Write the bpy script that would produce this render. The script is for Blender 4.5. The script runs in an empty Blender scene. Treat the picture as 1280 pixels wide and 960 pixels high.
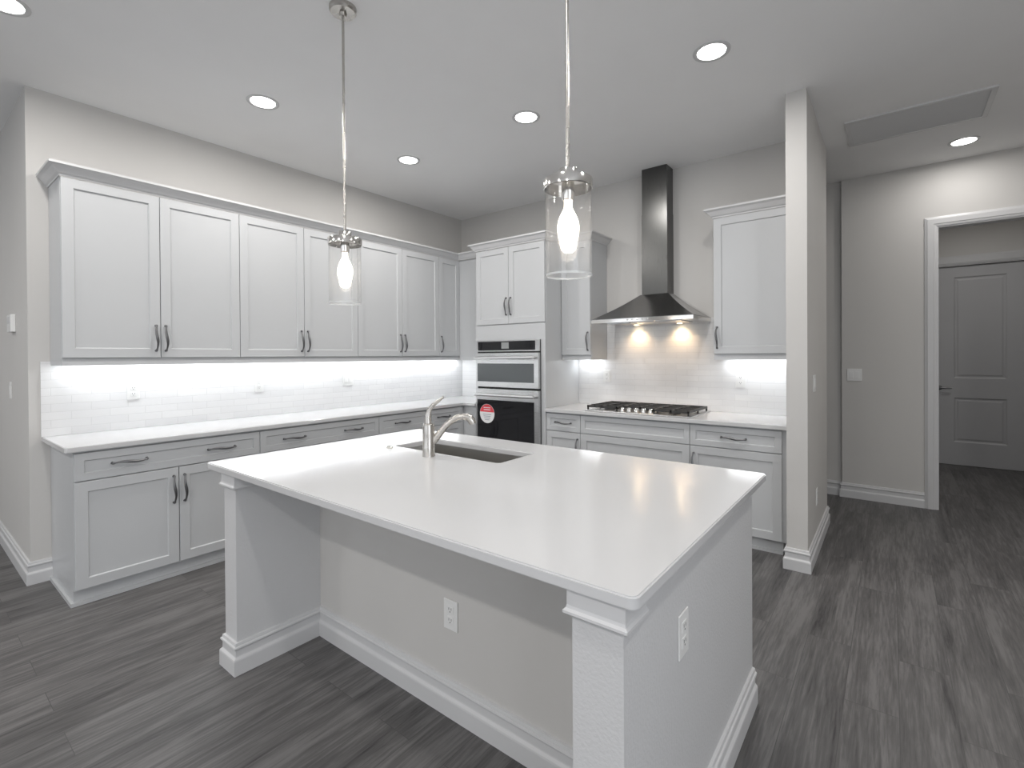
import bpy, bmesh, math, random
from mathutils import Vector, Matrix
R = math.radians
random.seed(4)
sc = bpy.context.scene
COL = sc.collection

# ---------------------------------------------------------------- camera
H = 3.114
YAW, PITCH, ROLL, F = R(37.89), R(-0.329), R(-0.379), 609.46
fw = Vector((-math.sin(YAW)*math.cos(PITCH), math.cos(YAW)*math.cos(PITCH), math.sin(PITCH)))
rt = Vector((math.cos(YAW), math.sin(YAW), 0)); up = rt.cross(fw)
r2 = rt*math.cos(ROLL)+up*math.sin(ROLL); u2 = -rt*math.sin(ROLL)+up*math.cos(ROLL)
cd = bpy.data.cameras.new('camera'); cam = bpy.data.objects.new('camera', cd); COL.objects.link(cam)
cd.sensor_width = 36; cd.lens = 36*F/1280; cd.shift_y = -31.4/1280; cd.clip_start = .05
m = Matrix((r2, u2, -fw)).transposed().to_4x4(); m.translation = Vector((4.2533, -4.4468, 1.4082))
cam.matrix_world = m; sc.camera = cam

# ---------------------------------------------------------------- view and world
vs = sc.view_settings; vs.view_transform = 'Standard'; vs.look = 'None'; vs.gamma = 1; vs.use_curve_mapping = False
vs.exposure = 0.60
w = bpy.data.worlds.new('world'); sc.world = w; w.use_nodes = True
w.node_tree.nodes['Background'].inputs[0].default_value = (.8, .88, 1, 1)
w.node_tree.nodes['Background'].inputs[1].default_value = .6

# light levels, tuned here
E_CAN = 7.5; E_FILL_CAN = 11.0; E_WINDOW_FILL = 13.0; E_LED = 1.7; E_HOOD = 3.4; E_BULB = 5.0; E_SIDE_FILL = 24.0  # window, side and room can levels drive added sources out of view
C_CAN = (1, .972, .938); C_FILL = (.93, .96, 1); C_LED = (.95, .98, 1); C_HOOD = (1, .68, .39); C_BULB = (1, .80, .58)

# ---------------------------------------------------------------- materials
def newmat(name):
    m = bpy.data.materials.new(name); m.use_nodes = True
    return m, m.node_tree, m.node_tree.nodes['Principled BSDF']
def mat(name, col, rough=.5, metal=0, spec=.5, bump=0, bscale=300, emit=None, estr=0, var=0.02):
    m, nt, b = newmat(name); N = nt.nodes; L = nt.links
    b.inputs['Roughness'].default_value = rough; b.inputs['Metallic'].default_value = metal
    b.inputs['Specular IOR Level'].default_value = spec
    tc = N.new('ShaderNodeTexCoord')
    no = N.new('ShaderNodeTexNoise'); no.inputs['Scale'].default_value = 3.0; no.inputs['Detail'].default_value = 3
    L.new(tc.outputs['Object'], no.inputs['Vector'])
    mx = N.new('ShaderNodeMix'); mx.data_type = 'RGBA'
    mx.inputs[6].default_value = tuple(c*(1-var) for c in col)+(1,); mx.inputs[7].default_value = tuple(min(1, c*(1+var)) for c in col)+(1,)
    L.new(no.outputs['Fac'], mx.inputs[0]); L.new(mx.outputs[2], b.inputs['Base Color'])
    if bump:
        n2 = N.new('ShaderNodeTexNoise'); n2.inputs['Scale'].default_value = bscale; n2.inputs['Detail'].default_value = 2
        L.new(tc.outputs['Object'], n2.inputs['Vector'])
        bp = N.new('ShaderNodeBump'); bp.inputs['Strength'].default_value = bump; bp.inputs['Distance'].default_value = .002
        L.new(n2.outputs['Fac'], bp.inputs['Height']); L.new(bp.outputs['Normal'], b.inputs['Normal'])
    if emit:
        b.inputs['Emission Color'].default_value = emit+(1,); b.inputs['Emission Strength'].default_value = estr
    return m
def steel(name, col, rough, axis=(1, 1, 60)):
    m, nt, b = newmat(name); N = nt.nodes; L = nt.links
    b.inputs['Metallic'].default_value = 1; b.inputs['Base Color'].default_value = col+(1,)
    tc = N.new('ShaderNodeTexCoord'); mp = N.new('ShaderNodeMapping'); mp.inputs['Scale'].default_value = axis
    no = N.new('ShaderNodeTexNoise'); no.inputs['Scale'].default_value = 8; no.inputs['Detail'].default_value = 4
    L.new(tc.outputs['Object'], mp.inputs['Vector']); L.new(mp.outputs['Vector'], no.inputs['Vector'])
    mr = N.new('ShaderNodeMapRange'); mr.inputs[3].default_value = rough*.8; mr.inputs[4].default_value = rough*1.25
    L.new(no.outputs['Fac'], mr.inputs[0]); L.new(mr.outputs[0], b.inputs['Roughness'])
    return m
M = {}
M['wall'] = mat('greige_wall_paint', (.60, .587, .568), .6, bump=.12, bscale=160)
M['texture_wall'] = mat('orange_peel_paint', (.60, .60, .605), .5, bump=.6, bscale=110)
M['ceiling'] = mat('ceiling_paint', (.90, .90, .90), .8, bump=.1, bscale=120)
M['cabinet'] = mat('white_cabinet_lacquer', (.54, .55, .56), .35)
M['cab_inner'] = mat('cabinet_box_lacquer', (.50, .505, .51), .5)
M['trim'] = mat('white_trim_gloss', (.62, .62, .625), .35)
M['door'] = mat('door_paint', (.50, .50, .51), .45)
M['plate'] = mat('white_plastic', (.78, .78, .77), .3)
M['slot'] = mat('dark_slot', (.05, .05, .05), .6)
M['quartz'] = mat('white_quartz', (.60, .60, .605), .13, spec=.5, var=.012)
M['pull'] = mat('dark_pewter_pull', (.20, .20, .205), .32, metal=1)
M['steel'] = steel('brushed_steel', (.60, .60, .60), .28)
M['steel_x'] = steel('brushed_steel_hood', (.13, .13, .127), .25, (60, 60, 1))
M['sinksteel'] = steel('sink_steel', (.50, .49, .47), .3, (40, 1, 1))
M['bar'] = mat('satin_steel_bar', (.80, .80, .80), .38, metal=1)
M['nickel'] = steel('brushed_nickel', (.54, .52, .49), .27, (1, 1, 1))
M['polished'] = mat('polished_nickel', (.78, .76, .73), .12, metal=1)
M['iron'] = mat('cast_iron', (.035, .034, .033), .45, bump=.3)
M['blackglass'] = mat('black_oven_glass', (.012, .012, .014), .06)
M['greyglass'] = mat('grey_oven_window', (.09, .10, .105), .12)
M['display'] = mat('oven_display', (.30, .31, .31), .2)
M['gap'] = mat('dark_gap', (.03, .03, .03), .7)
M['red'] = mat('sticker_red', (.72, .06, .08), .4)
M['white'] = mat('sticker_white', (.80, .80, .80), .4)
M['ink'] = mat('sticker_print', (.30, .30, .34), .5)
M['grille'] = mat('vent_grille', (.62, .62, .62), .6)
M['canopy_steel'] = steel('hood_canopy_steel', (.33, .325, .32), .22, (60, 60, 1))
M['lens'] = mat('lit_downlight_lens', (1, 1, 1), .5, emit=(1, .98, .95), estr=9)
M['led'] = mat('led_strip', (1, 1, 1), .5, emit=(.95, .98, 1), estr=6)
M['hoodlens'] = mat('hood_lamp_lens', (1, 1, 1), .5, emit=(1, .8, .5), estr=14)
M['bulb'] = mat('lit_bulb', (1, 1, 1), .3, emit=(1, .90, .76), estr=4.5)

def glass():
    m = bpy.data.materials.new('clear_glass'); m.use_nodes = True; nt = m.node_tree; N = nt.nodes; L = nt.links
    N.clear(); out = N.new('ShaderNodeOutputMaterial'); tr = N.new('ShaderNodeBsdfTransparent'); gl = N.new('ShaderNodeBsdfGlossy')
    tr.inputs[0].default_value = (.985, .985, .985, 1); gl.inputs['Roughness'].default_value = .03
    lw = N.new('ShaderNodeLayerWeight'); lw.inputs[0].default_value = .32
    mr = N.new('ShaderNodeMapRange'); mr.inputs[3].default_value = .03; mr.inputs[4].default_value = .8
    mx = N.new('ShaderNodeMixShader'); L.new(lw.outputs['Facing'], mr.inputs[0]); L.new(mr.outputs[0], mx.inputs[0])
    pw = N.new('ShaderNodeMath'); pw.operation = 'POWER'; pw.inputs[1].default_value = 2.6
    L.new(lw.outputs['Facing'], pw.inputs[0]); L.new(pw.outputs[0], mr.inputs[0])
    df = N.new('ShaderNodeBsdfDiffuse'); df.inputs[0].default_value = (.9, .9, .9, 1); m2 = N.new('ShaderNodeMixShader'); m2.inputs[0].default_value = .035
    tc = N.new('ShaderNodeTexCoord'); no = N.new('ShaderNodeTexNoise'); no.inputs['Scale'].default_value = 60; bp = N.new('ShaderNodeBump'); bp.inputs['Strength'].default_value = .25; bp.inputs['Distance'].default_value = .002
    L.new(tc.outputs['Object'], no.inputs['Vector']); L.new(no.outputs['Fac'], bp.inputs['Height']); L.new(bp.outputs['Normal'], gl.inputs['Normal'])
    L.new(tr.outputs[0], m2.inputs[1]); L.new(df.outputs[0], m2.inputs[2])
    L.new(m2.outputs[0], mx.inputs[1]); L.new(gl.outputs[0], mx.inputs[2]); L.new(mx.outputs[0], out.inputs[0])
    return m
M['glass'] = glass()
M['rimglass'] = mat('thick_glass_rim', (.80, .82, .82), .05, spec=1.0)
M['rimglass'].node_tree.nodes['Principled BSDF'].inputs['Alpha'].default_value = .45

def tile_mat(name, axes):
    m, nt, b = newmat(name); N = nt.nodes; L = nt.links
    tc = N.new('ShaderNodeTexCoord'); sp = N.new('ShaderNodeSeparateXYZ'); cb = N.new('ShaderNodeCombineXYZ')
    L.new(tc.outputs['Object'], sp.inputs[0]); L.new(sp.outputs[axes], cb.inputs[0]); L.new(sp.outputs[2], cb.inputs[1])
    br = N.new('ShaderNodeTexBrick'); L.new(cb.outputs[0], br.inputs['Vector'])
    br.inputs['Scale'].default_value = 1; br.inputs['Brick Width'].default_value = .2; br.inputs['Row Height'].default_value = .0515
    br.inputs['Mortar Size'].default_value = .0016; br.inputs['Mortar Smooth'].default_value = .3
    br.inputs['Color1'].default_value = (.80, .80, .80, 1); br.inputs['Color2'].default_value = (.76, .76, .765, 1); br.inputs['Mortar'].default_value = (.68, .68, .68, 1)
    L.new(br.outputs['Color'], b.inputs['Base Color']); b.inputs['Roughness'].default_value = .16
    no = N.new('ShaderNodeTexNoise'); no.inputs['Scale'].default_value = 14; L.new(tc.outputs['Object'], no.inputs['Vector'])
    b1 = N.new('ShaderNodeBump'); b1.inputs['Strength'].default_value = .25; b1.inputs['Distance'].default_value = .004; L.new(no.outputs['Fac'], b1.inputs['Height'])
    bp = N.new('ShaderNodeBump'); bp.invert = True; bp.inputs['Strength'].default_value = .4; bp.inputs['Distance'].default_value = .002
    L.new(br.outputs['Fac'], bp.inputs['Height']); L.new(b1.outputs['Normal'], bp.inputs['Normal']); L.new(bp.outputs['Normal'], b.inputs['Normal'])
    return m
M['tile_y'] = tile_mat('subway_tile_left', 1); M['tile_x'] = tile_mat('subway_tile_range', 0)

def floor_mat():
    m, nt, b = newmat('grey_wood_planks'); N = nt.nodes; L = nt.links
    tc = N.new('ShaderNodeTexCoord'); sp = N.new('ShaderNodeSeparateXYZ'); cb = N.new('ShaderNodeCombineXYZ')
    L.new(tc.outputs['Object'], sp.inputs[0]); L.new(sp.outputs[1], cb.inputs[0]); L.new(sp.outputs[0], cb.inputs[1])
    br = N.new('ShaderNodeTexBrick'); L.new(cb.outputs[0], br.inputs['Vector']); br.offset = .37
    br.inputs['Scale'].default_value = 1; br.inputs['Brick Width'].default_value = 1.22; br.inputs['Row Height'].default_value = .178
    br.inputs['Mortar Size'].default_value = .0012; br.inputs['Mortar Smooth'].default_value = .2
    br.inputs['Color1'].default_value = (0, 0, 0, 1); br.inputs['Color2'].default_value = (1, 1, 1, 1); br.inputs['Mortar'].default_value = (.5, .5, .5, 1)
    # per-plank offset so the grain breaks at each plank
    sc1 = N.new('ShaderNodeVectorMath'); sc1.operation = 'MULTIPLY'; sc1.inputs[1].default_value = (7, 13, 0)
    ad = N.new('ShaderNodeVectorMath'); ad.operation = 'ADD'
    L.new(br.outputs['Color'], sc1.inputs[0]); L.new(cb.outputs[0], ad.inputs[0]); L.new(sc1.outputs[0], ad.inputs[1])
    def noise(sx, sy, det, dist):
        mp = N.new('ShaderNodeMapping'); mp.inputs['Scale'].default_value = (sx, sy, 1); L.new(ad.outputs[0], mp.inputs['Vector'])
        n = N.new('ShaderNodeTexNoise'); n.inputs['Scale'].default_value = 1; n.inputs['Detail'].default_value = det; n.inputs['Distortion'].default_value = dist
        n.inputs['Roughness'].default_value = .62
        L.new(mp.outputs[0], n.inputs['Vector']); return n
    n1 = noise(1.3, 16, 6, 1.0); n2 = noise(6, 95, 4, .4); n3 = noise(1.1, 3.5, 2, .3)
    a = N.new('ShaderNodeMath'); a.operation = 'MULTIPLY_ADD'; a.inputs[1].default_value = .60; L.new(n1.outputs['Fac'], a.inputs[0])
    a2 = N.new('ShaderNodeMath'); a2.operation = 'MULTIPLY'; a2.inputs[1].default_value = .42; L.new(n2.outputs['Fac'], a2.inputs[0]); L.new(a2.outputs[0], a.inputs[2])
    a3 = N.new('ShaderNodeMath'); a3.operation = 'MULTIPLY_ADD'; a3.inputs[1].default_value = .3; L.new(n3.outputs['Fac'], a3.inputs[0]); L.new(a.outputs[0], a3.inputs[2])
    a4 = N.new('ShaderNodeMath'); a4.operation = 'MULTIPLY_ADD'; a4.inputs[1].default_value = .06
    sb = N.new('ShaderNodeSeparateColor'); L.new(br.outputs['Color'], sb.inputs[0]); L.new(sb.outputs[0], a4.inputs[0]); L.new(a3.outputs[0], a4.inputs[2])
    cr = N.new('ShaderNodeValToRGB'); e = cr.color_ramp.elements
    e[0].position = .50; e[0].color = (.042, .040, .041, 1); e[1].position = .80; e[1].color = (.165, .160, .158, 1)
    x = e.new(.59); x.color = (.082, .079, .079, 1); x = e.new(.68); x.color = (.108, .104, .103, 1)
    L.new(a4.outputs[0], cr.inputs[0])
    mx = N.new('ShaderNodeMix'); mx.data_type = 'RGBA'; mx.inputs[7].default_value = (.07, .068, .068, 1)
    L.new(br.outputs['Fac'], mx.inputs[0]); L.new(cr.outputs[0], mx.inputs[6]); L.new(mx.outputs[2], b.inputs['Base Color'])
    b.inputs['Roughness'].default_value = .42; b.inputs['Specular IOR Level'].default_value = .4
    bp = N.new('ShaderNodeBump'); bp.inputs['Strength'].default_value = .15; bp.inputs['Distance'].default_value = .002
    L.new(n2.outputs['Fac'], bp.inputs['Height']); L.new(bp.outputs['Normal'], b.inputs['Normal'])
    return m
M['floor'] = floor_mat()

# ---------------------------------------------------------------- helpers
WORLD = {}
def obj(name, bm, material, parent=None, origin=None, smooth=False):
    """one mesh object; vertices of bm are in world coordinates"""
    bmesh.ops.recalc_face_normals(bm, faces=bm.faces)
    xs = [v.co for v in bm.verts]
    if origin is None:
        origin = Vector(((min(v.x for v in xs)+max(v.x for v in xs))/2, (min(v.y for v in xs)+max(v.y for v in xs))/2, min(v.z for v in xs)))
    origin = Vector(origin)
    bmesh.ops.translate(bm, verts=bm.verts, vec=-origin)
    me = bpy.data.meshes.new(name); bm.to_mesh(me); bm.free()
    mats = material if isinstance(material, (list, tuple)) else [material]
    for k in mats: me.materials.append(M[k])
    if smooth:
        for p in me.polygons: p.use_smooth = (name != 'countertop' or abs(p.normal.z) < .99)
        try: me.set_sharp_from_angle(angle=R(35))
        except Exception: pass
    o = bpy.data.objects.new(name, me); COL.objects.link(o)
    if parent is not None:
        o.parent = parent; o.location = origin-WORLD[parent.name]
    else: o.location = origin
    WORLD[o.name] = origin
    return o
def thing(name, label, cat, loc, group=None):
    o = bpy.data.objects.new(name, None); COL.objects.link(o); o.location = loc; o.empty_display_size = .1
    WORLD[o.name] = Vector(loc); o['label'] = label; o['category'] = cat
    if group: o['group'] = group
    return o
def tag(o, label, cat, group=None):
    o['label'] = label; o['category'] = cat
    if group: o['group'] = group
    return o
def struct(name, bm, material):
    o = obj(name, bm, material); o['kind'] = 'structure'; return o
def NB(): return bmesh.new()
def box(bm, x0, x1, y0, y1, z0, z1, mi=0, bev=0):
    b = bmesh.new() if bev else bm
    vs_ = [b.verts.new((x, y, z)) for x in (min(x0, x1), max(x0, x1)) for y in (min(y0, y1), max(y0, y1)) for z in (min(z0, z1), max(z0, z1))]
    fs = []
    for f in ((0, 1, 3, 2), (4, 6, 7, 5), (0, 4, 5, 1), (2, 3, 7, 6), (0, 2, 6, 4), (1, 5, 7, 3)):
        fc = b.faces.new([vs_[i] for i in f]); fc.material_index = mi; fs.append(fc)
    if bev:
        bmesh.ops.bevel(b, geom=b.edges[:], offset=bev, segments=2, affect='EDGES', profile=.5)
        for f in b.faces: f.material_index = mi
        merge(bm, b)
    return bm
def merge(bm, b):
    me = bpy.data.meshes.new('tmp'); b.to_mesh(me); b.free(); bm.from_mesh(me); bpy.data.meshes.remove(me)
def prism(bm, pts, z0, z1, mi=0):
    a = [bm.verts.new((x, y, z0)) for x, y in pts]; b = [bm.verts.new((x, y, z1)) for x, y in pts]
    n = len(pts); bm.faces.new(a).material_index = mi; bm.faces.new(b).material_index = mi
    for i in range(n): bm.faces.new((a[i], a[(i+1) % n], b[(i+1) % n], b[i])).material_index = mi
    return bm
def lathe(bm, prof, c=(0, 0, 0), axis='z', seg=28, mi=0, caps=True):
    """prof: list of (radius, height)"""
    rings = []
    def P(r, h, t):
        a, b = r*math.cos(t), r*math.sin(t)
        if axis == 'z': v = (a, b, h)
        elif axis == 'y': v = (a, h, b)
        else: v = (h, a, b)
        return Vector(v)+Vector(c)
    for r, h in prof:
        if r < 1e-6: rings.append([bm.verts.new(P(0, h, 0))])
        else: rings.append([bm.verts.new(P(r, h, 2*math.pi*i/seg)) for i in range(seg)])
    for a, b in zip(rings[:-1], rings[1:]):
        for i in range(seg):
            j = (i+1) % seg
            if len(a) == 1 and len(b) == 1: continue
            if len(a) == 1: f = bm.faces.new((a[0], b[i], b[j]))
            elif len(b) == 1: f = bm.faces.new((a[i], a[j], b[0]))
            else: f = bm.faces.new((a[i], a[j], b[j], b[i]))
            f.material_index = mi
    if caps:
        for r_ in (rings[0], rings[-1]):
            if len(r_) > 2: bm.faces.new(r_).material_index = mi
    return bm
def tube(bm, pts, radii, seg=12, mi=0, flat=(1, 1), upv=None):
    """swept round (or flattened) tube along 3-D points"""
    pts = [Vector(p) for p in pts]; n = len(pts)
    if not isinstance(radii, (list, tuple)): radii = [radii]*n
    rings = []; prev = None
    for i, p in enumerate(pts):
        t = (pts[min(i+1, n-1)]-pts[max(i-1, 0)]).normalized()
        if prev is None:
            a = Vector(upv) if upv else (Vector((0, 0, 1)) if abs(t.z) < .9 else Vector((1, 0, 0)))
        else: a = prev
        s = (a-t*a.dot(t)).normalized(); prev = s; q = t.cross(s)
        rings.append([bm.verts.new(p+(s*math.cos(2*math.pi*k/seg)*flat[0]+q*math.sin(2*math.pi*k/seg)*flat[1])*radii[i]) for k in range(seg)])
    for a, b in zip(rings[:-1], rings[1:]):
        for k in range(seg): bm.faces.new((a[k], a[(k+1) % seg], b[(k+1) % seg], b[k])).material_index = mi
    bm.faces.new(rings[0]).material_index = mi; bm.faces.new(rings[-1]).material_index = mi
    return bm
def sweep(bm, path, prof, side=1, closed=False, mi=0):
    """mitred moulding: path in plan, prof = closed polygon of (offset outwards, z)"""
    P = [Vector(p) for p in path]; n = len(P); rings = []
    for i in range(n):
        def nrm(a, b):
            d = (b-a).normalized(); return Vector((d.y, -d.x))*side
        if closed or 0 < i < n-1:
            n1 = nrm(P[i-1], P[i]); n2 = nrm(P[i], P[(i+1) % n]); mv = (n1+n2); mv = mv/(mv.dot(n1))
        elif i == 0: mv = nrm(P[0], P[1])
        else: mv = nrm(P[-2], P[-1])
        rings.append([bm.verts.new((P[i].x+mv.x*o, P[i].y+mv.y*o, z)) for o, z in prof])
    k = len(prof)
    rng = range(n) if closed else range(n-1)
    for i in rng:
        a, b = rings[i], rings[(i+1) % n]
        for j in range(k): bm.faces.new((a[j], a[(j+1) % k], b[(j+1) % k], b[j])).material_index = mi
    if not closed: bm.faces.new(rings[0]); bm.faces.new(rings[-1])
    return bm
BASEP = [(0, 0), (.020, 0), (.020, .064), (.0185, .070), (.011, .078), (.010, .082), (.010, .108), (.016, .114), (.0175, .119), (.016, .124), (.011, .127), (.011, .131), (.009, .139), (0, .141)]

# frames that map (u along the run, d outwards from the wall, z) into the room
def FL(y0): return lambda u, d, z: Vector((d, y0+u, z))          # left run, faces +X
def FB(x0): return lambda u, d, z: Vector((x0+u, -d, z))         # range run, faces -Y
def tbox(bm, T, u0, u1, d0, d1, z0, z1, mi=0, bev=0):
    a = T(u0, d0, z0); b = T(u1, d1, z1)
    return box(bm, a.x, b.x, a.y, b.y, a.z, b.z, mi, bev)

def shaker(name, T, u0, u1, z0, z1, d0, parent, fr=.057, th=.02, material='cabinet'):
    """shaker leaf: slab with a recessed centre panel; d0 is the back of the leaf"""
    bm = NB(); D = d0+th; rc = .009; b1 = .005
    if z1-z0 < .25: fr = min(fr, (z1-z0)*.27)
    def ring(i, d): return [bm.verts.new(T(u, d, z)) for u, z in ((u0+i, z0+i), (u1-i, z0+i), (u1-i, z1-i), (u0+i, z1-i))]
    rs = [ring(0, d0), ring(0, D-.002), ring(.002, D), ring(fr, D), ring(fr+b1, D-rc)]
    for a, b in zip(rs[:-1], rs[1:]):
        for k in range(4): bm.faces.new((a[k], a[(k+1) % 4], b[(k+1) % 4], b[k]))
    bm.faces.new(rs[0]); bm.faces.new(rs[-1])
    return obj(name, bm, material, parent)
def pull(T, u, z, d, vert, parent, L=.168, name='handle'):
    """bow pull with two feet and a swelling, arched grip"""
    bm = NB(); n = 14; pts = []; rad = []
    for i in range(n+1):
        s = i/n; a = (s-.5)*L
        out = .012+.020*math.sin(math.pi*s)**.8
        wv = .0045*math.sin(2*math.pi*s)
        pts.append(T(u+wv, d+out, z+a) if vert else T(u+a, d+out, z+wv))
        rad.append(.0046+.0042*math.sin(math.pi*s)**2+(.003 if i in (0, n) else 0))
    tube(bm, pts, rad, 10)
    for s in (-.5, .5):
        q = (u, z+s*L) if vert else (u+s*L, z)
        tube(bm, [T(q[0], d-.001, q[1]), T(q[0], d+.006, q[1]), T(q[0], d+.0135, q[1])], [.0085, .0062, .0068], 12)
    return obj(name, bm, 'pull', parent, smooth=True)

# ---------------------------------------------------------------- room shell
bm = NB(); box(bm, -4.1, 6.6, -9.6, 3.95, -.1, 0); struct('floor', bm, 'floor')
bm = NB(); box(bm, -4.1, 6.6, -9.6, 3.95, H, H+.1); struct('ceiling', bm, 'ceiling')
YE = -3.9006
bm = NB(); box(bm, -4.0, 0, YE, .12, 0, H); struct('wall_left', bm, 'wall')
bm = NB(); box(bm, 0, 3.7072, 0, .12, 0, H); struct('wall_back', bm, 'wall')
PX0, PX1, PY0, PY1 = 3.7072, 3.8274, -.8108, .3734
bm = NB(); box(bm, PX0, PX1, PY0, PY1, 0, H); struct('wall_partition', bm, 'wall')
YF = 1.354; DX0, DX1, DZ = 4.576, 5.50, 2.546
bm = NB(); box(bm, 3.866, DX0, YF, YF+.12, 0, H); box(bm, DX1, 6.5, YF, YF+.12, 0, H); box(bm, DX0, DX1, YF, YF+.12, DZ, H)
box(bm, 1.5, 3.866, YF+.035, YF+.12, 0, H); struct('wall_far', bm, 'wall')
bm = NB(); box(bm, 1.38, 1.5, .12, YF+.12, 0, H); struct('wall_passage', bm, 'wall')
bm = NB(); box(bm, 6.5, 6.6, -9.5, -6.4, 0, H); box(bm, 6.5, 6.6, -3.6, 3.9, 0, H); box(bm, 6.5, 6.6, -6.4, -3.6, 0, .5); box(bm, 6.5, 6.6, -6.4, -3.6, 2.5, H); struct('wall_right', bm, 'wall')
bm = NB()
for q in ((-6.4, -6.34, .5, 2.5), (-3.66, -3.6, .5, 2.5), (-6.34, -3.66, .5, .56), (-6.34, -3.66, 2.44, 2.5), (-5.02, -4.98, .56, 2.44)): box(bm, 6.49, 6.58, q[0], q[1], q[2], q[3])
o = struct('window_4', bm, 'trim')  # added window out of view, a frame for the side fill lamp
bm = NB(); box(bm, 6.549, 6.555, -6.34, -3.66, .56, 2.44); obj('window_pane', bm, 'glass', o)
ld = bpy.data.lights.new('window_daylight', 'AREA'); ld.shape = 'RECTANGLE'; ld.size = 2.7; ld.size_y = 1.9; ld.energy = E_SIDE_FILL; ld.color = C_FILL  # added area lamp, soft fill from the right
lo = bpy.data.objects.new('window_daylight', ld); COL.objects.link(lo); lo.location = (6.47, -5.0, 1.5); lo.rotation_euler = (R(90), 0, R(90))
bm = NB(); box(bm, -4.1, -4.0, -9.5, YE, 0, H); struct('wall_side', bm, 'wall')
bm = NB(); box(bm, 3.78, 3.90, YF+.12, 3.9, 0, H); struct('wall_hall', bm, 'wall')
# hall end wall with a door in it
HY = 3.78; HD0, HD1, HDZ = 4.665, 5.545, 2.50
bm = NB(); box(bm, 3.90, HD0-.02, HY, HY+.12, 0, H); box(bm, HD1+.02, 6.5, HY, HY+.12, 0, H); box(bm, HD0-.02, HD1+.02, HY, HY+.12, HDZ+.015, H); struct('wall_end', bm, 'wall')
bm = NB(); box(bm, 3.78, 6.6, 3.905, 3.95, 0, H); struct('wall_outer', bm, 'wall')  # unseen wall added so no outside light leaks under the hall door
# wall behind the camera; its three windows are added to bring in fill light
bm = NB(); wins = [(-2.9, -1.0), (.4, 2.6), (3.6, 5.8)]; xs = [-4.1]+[v for p in wins for v in p]+[6.6]
for i in range(0, len(xs), 2): box(bm, xs[i], xs[i+1], -9.6, -9.5, 0, H)
for a, b in wins: box(bm, a, b, -9.6, -9.5, 0, .5); box(bm, a, b, -9.6, -9.5, 2.5, H)
struct('wall_front', bm, 'wall')
for i, (a, b) in enumerate(wins):
    bm = NB(); z0, z1 = .5, 2.5; y0, y1 = -9.58, -9.49
    for q in ((a, a+.06, z0, z1), (b-.06, b, z0, z1), (a+.06, b-.06, z0, z0+.06), (a+.06, b-.06, z1-.06, z1), ((a+b)/2-.02, (a+b)/2+.02, z0+.06, z1-.06)): box(bm, q[0], q[1], y0, y1, q[2], q[3])
    o = struct('window_%d' % (i+1), bm, 'trim')  # added window frames, never in view
    bm = NB(); box(bm, a+.06, b-.06, -9.555, -9.549, z0+.06, z1-.06); obj('window_pane', bm, 'glass', o)
    ld = bpy.data.lights.new('window_daylight', 'AREA'); ld.shape = 'RECTANGLE'; ld.size = b-a-.1; ld.size_y = 1.9; ld.energy = E_WINDOW_FILL; ld.color = C_FILL  # added area lamps standing in for daylight
    lo = bpy.data.objects.new('window_daylight', ld); COL.objects.link(lo); lo.location = ((a+b)/2, -9.47, 1.5); lo.rotation_euler = (R(90), 0, 0)

# baseboards
def bb(name, path, side):
    bm = NB(); sweep(bm, path, BASEP, side); return struct(name, bm, 'trim')
bb('baseboard_left', [(-4.0, YE), (0, YE), (0, -3.802)], 1)
bb('baseboard_partition', [(PX0, -.64), (PX0, PY0), (PX1, PY0), (PX1, PY1), (PX0, PY1)], 1)
bb('baseboard_far', [(1.5, YF+.035), (3.866, YF+.035), (3.866, YF), (DX0-.087, YF)], 1)
bb('baseboard_end', [(3.90, HY), (HD0-.10, HY)], 1)
# door casing round the opening in the far wall
def casing(name, y, x0, x1, z, wd=.085, out=.018, depth=.12):
    bm = NB()
    prof = [(0, 0), (0, -.010), (.012, -out*.75), (.018, -out*.75), (.022, -out), (wd-.022, -out), (wd-.012, -out*.7), (wd, -out*.45), (wd, 0)]
    for s, xe in ((-1, x0), (1, x1)):      # legs, mitred into the head
        a = [bm.verts.new((xe+s*o, y+d, 0)) for o, d in prof]; b = [bm.verts.new((xe+s*o, y+d, z+o)) for o, d in prof]
        for j in range(len(prof)-1): bm.faces.new((a[j], a[j+1], b[j+1], b[j]))
        bm.faces.new((a[-1], a[0], b[0], b[-1])); bm.faces.new(a)
        if s < 0: L0 = b
        else: L1 = b
    for j in range(len(prof)-1): bm.faces.new((L0[j], L0[j+1], L1[j+1], L1[j]))
    bm.faces.new((L0[-1], L0[0], L1[0], L1[-1]))
    # jamb lining
    box(bm, x0-.0, x0+.012, y-.002, y+depth+.002, 0, z); box(bm, x1-.012, x1, y-.002, y+depth+.002, 0, z); box(bm, x0+.012, x1-.012, y-.002, y+depth+.002, z-.012, z)
    return struct(name, bm, 'trim')
casing('trim_1', YF, DX0, DX1, DZ)
casing('trim_2', HY, HD0-.008, HD1+.008, HDZ+.01, wd=.11, depth=.1)
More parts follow.
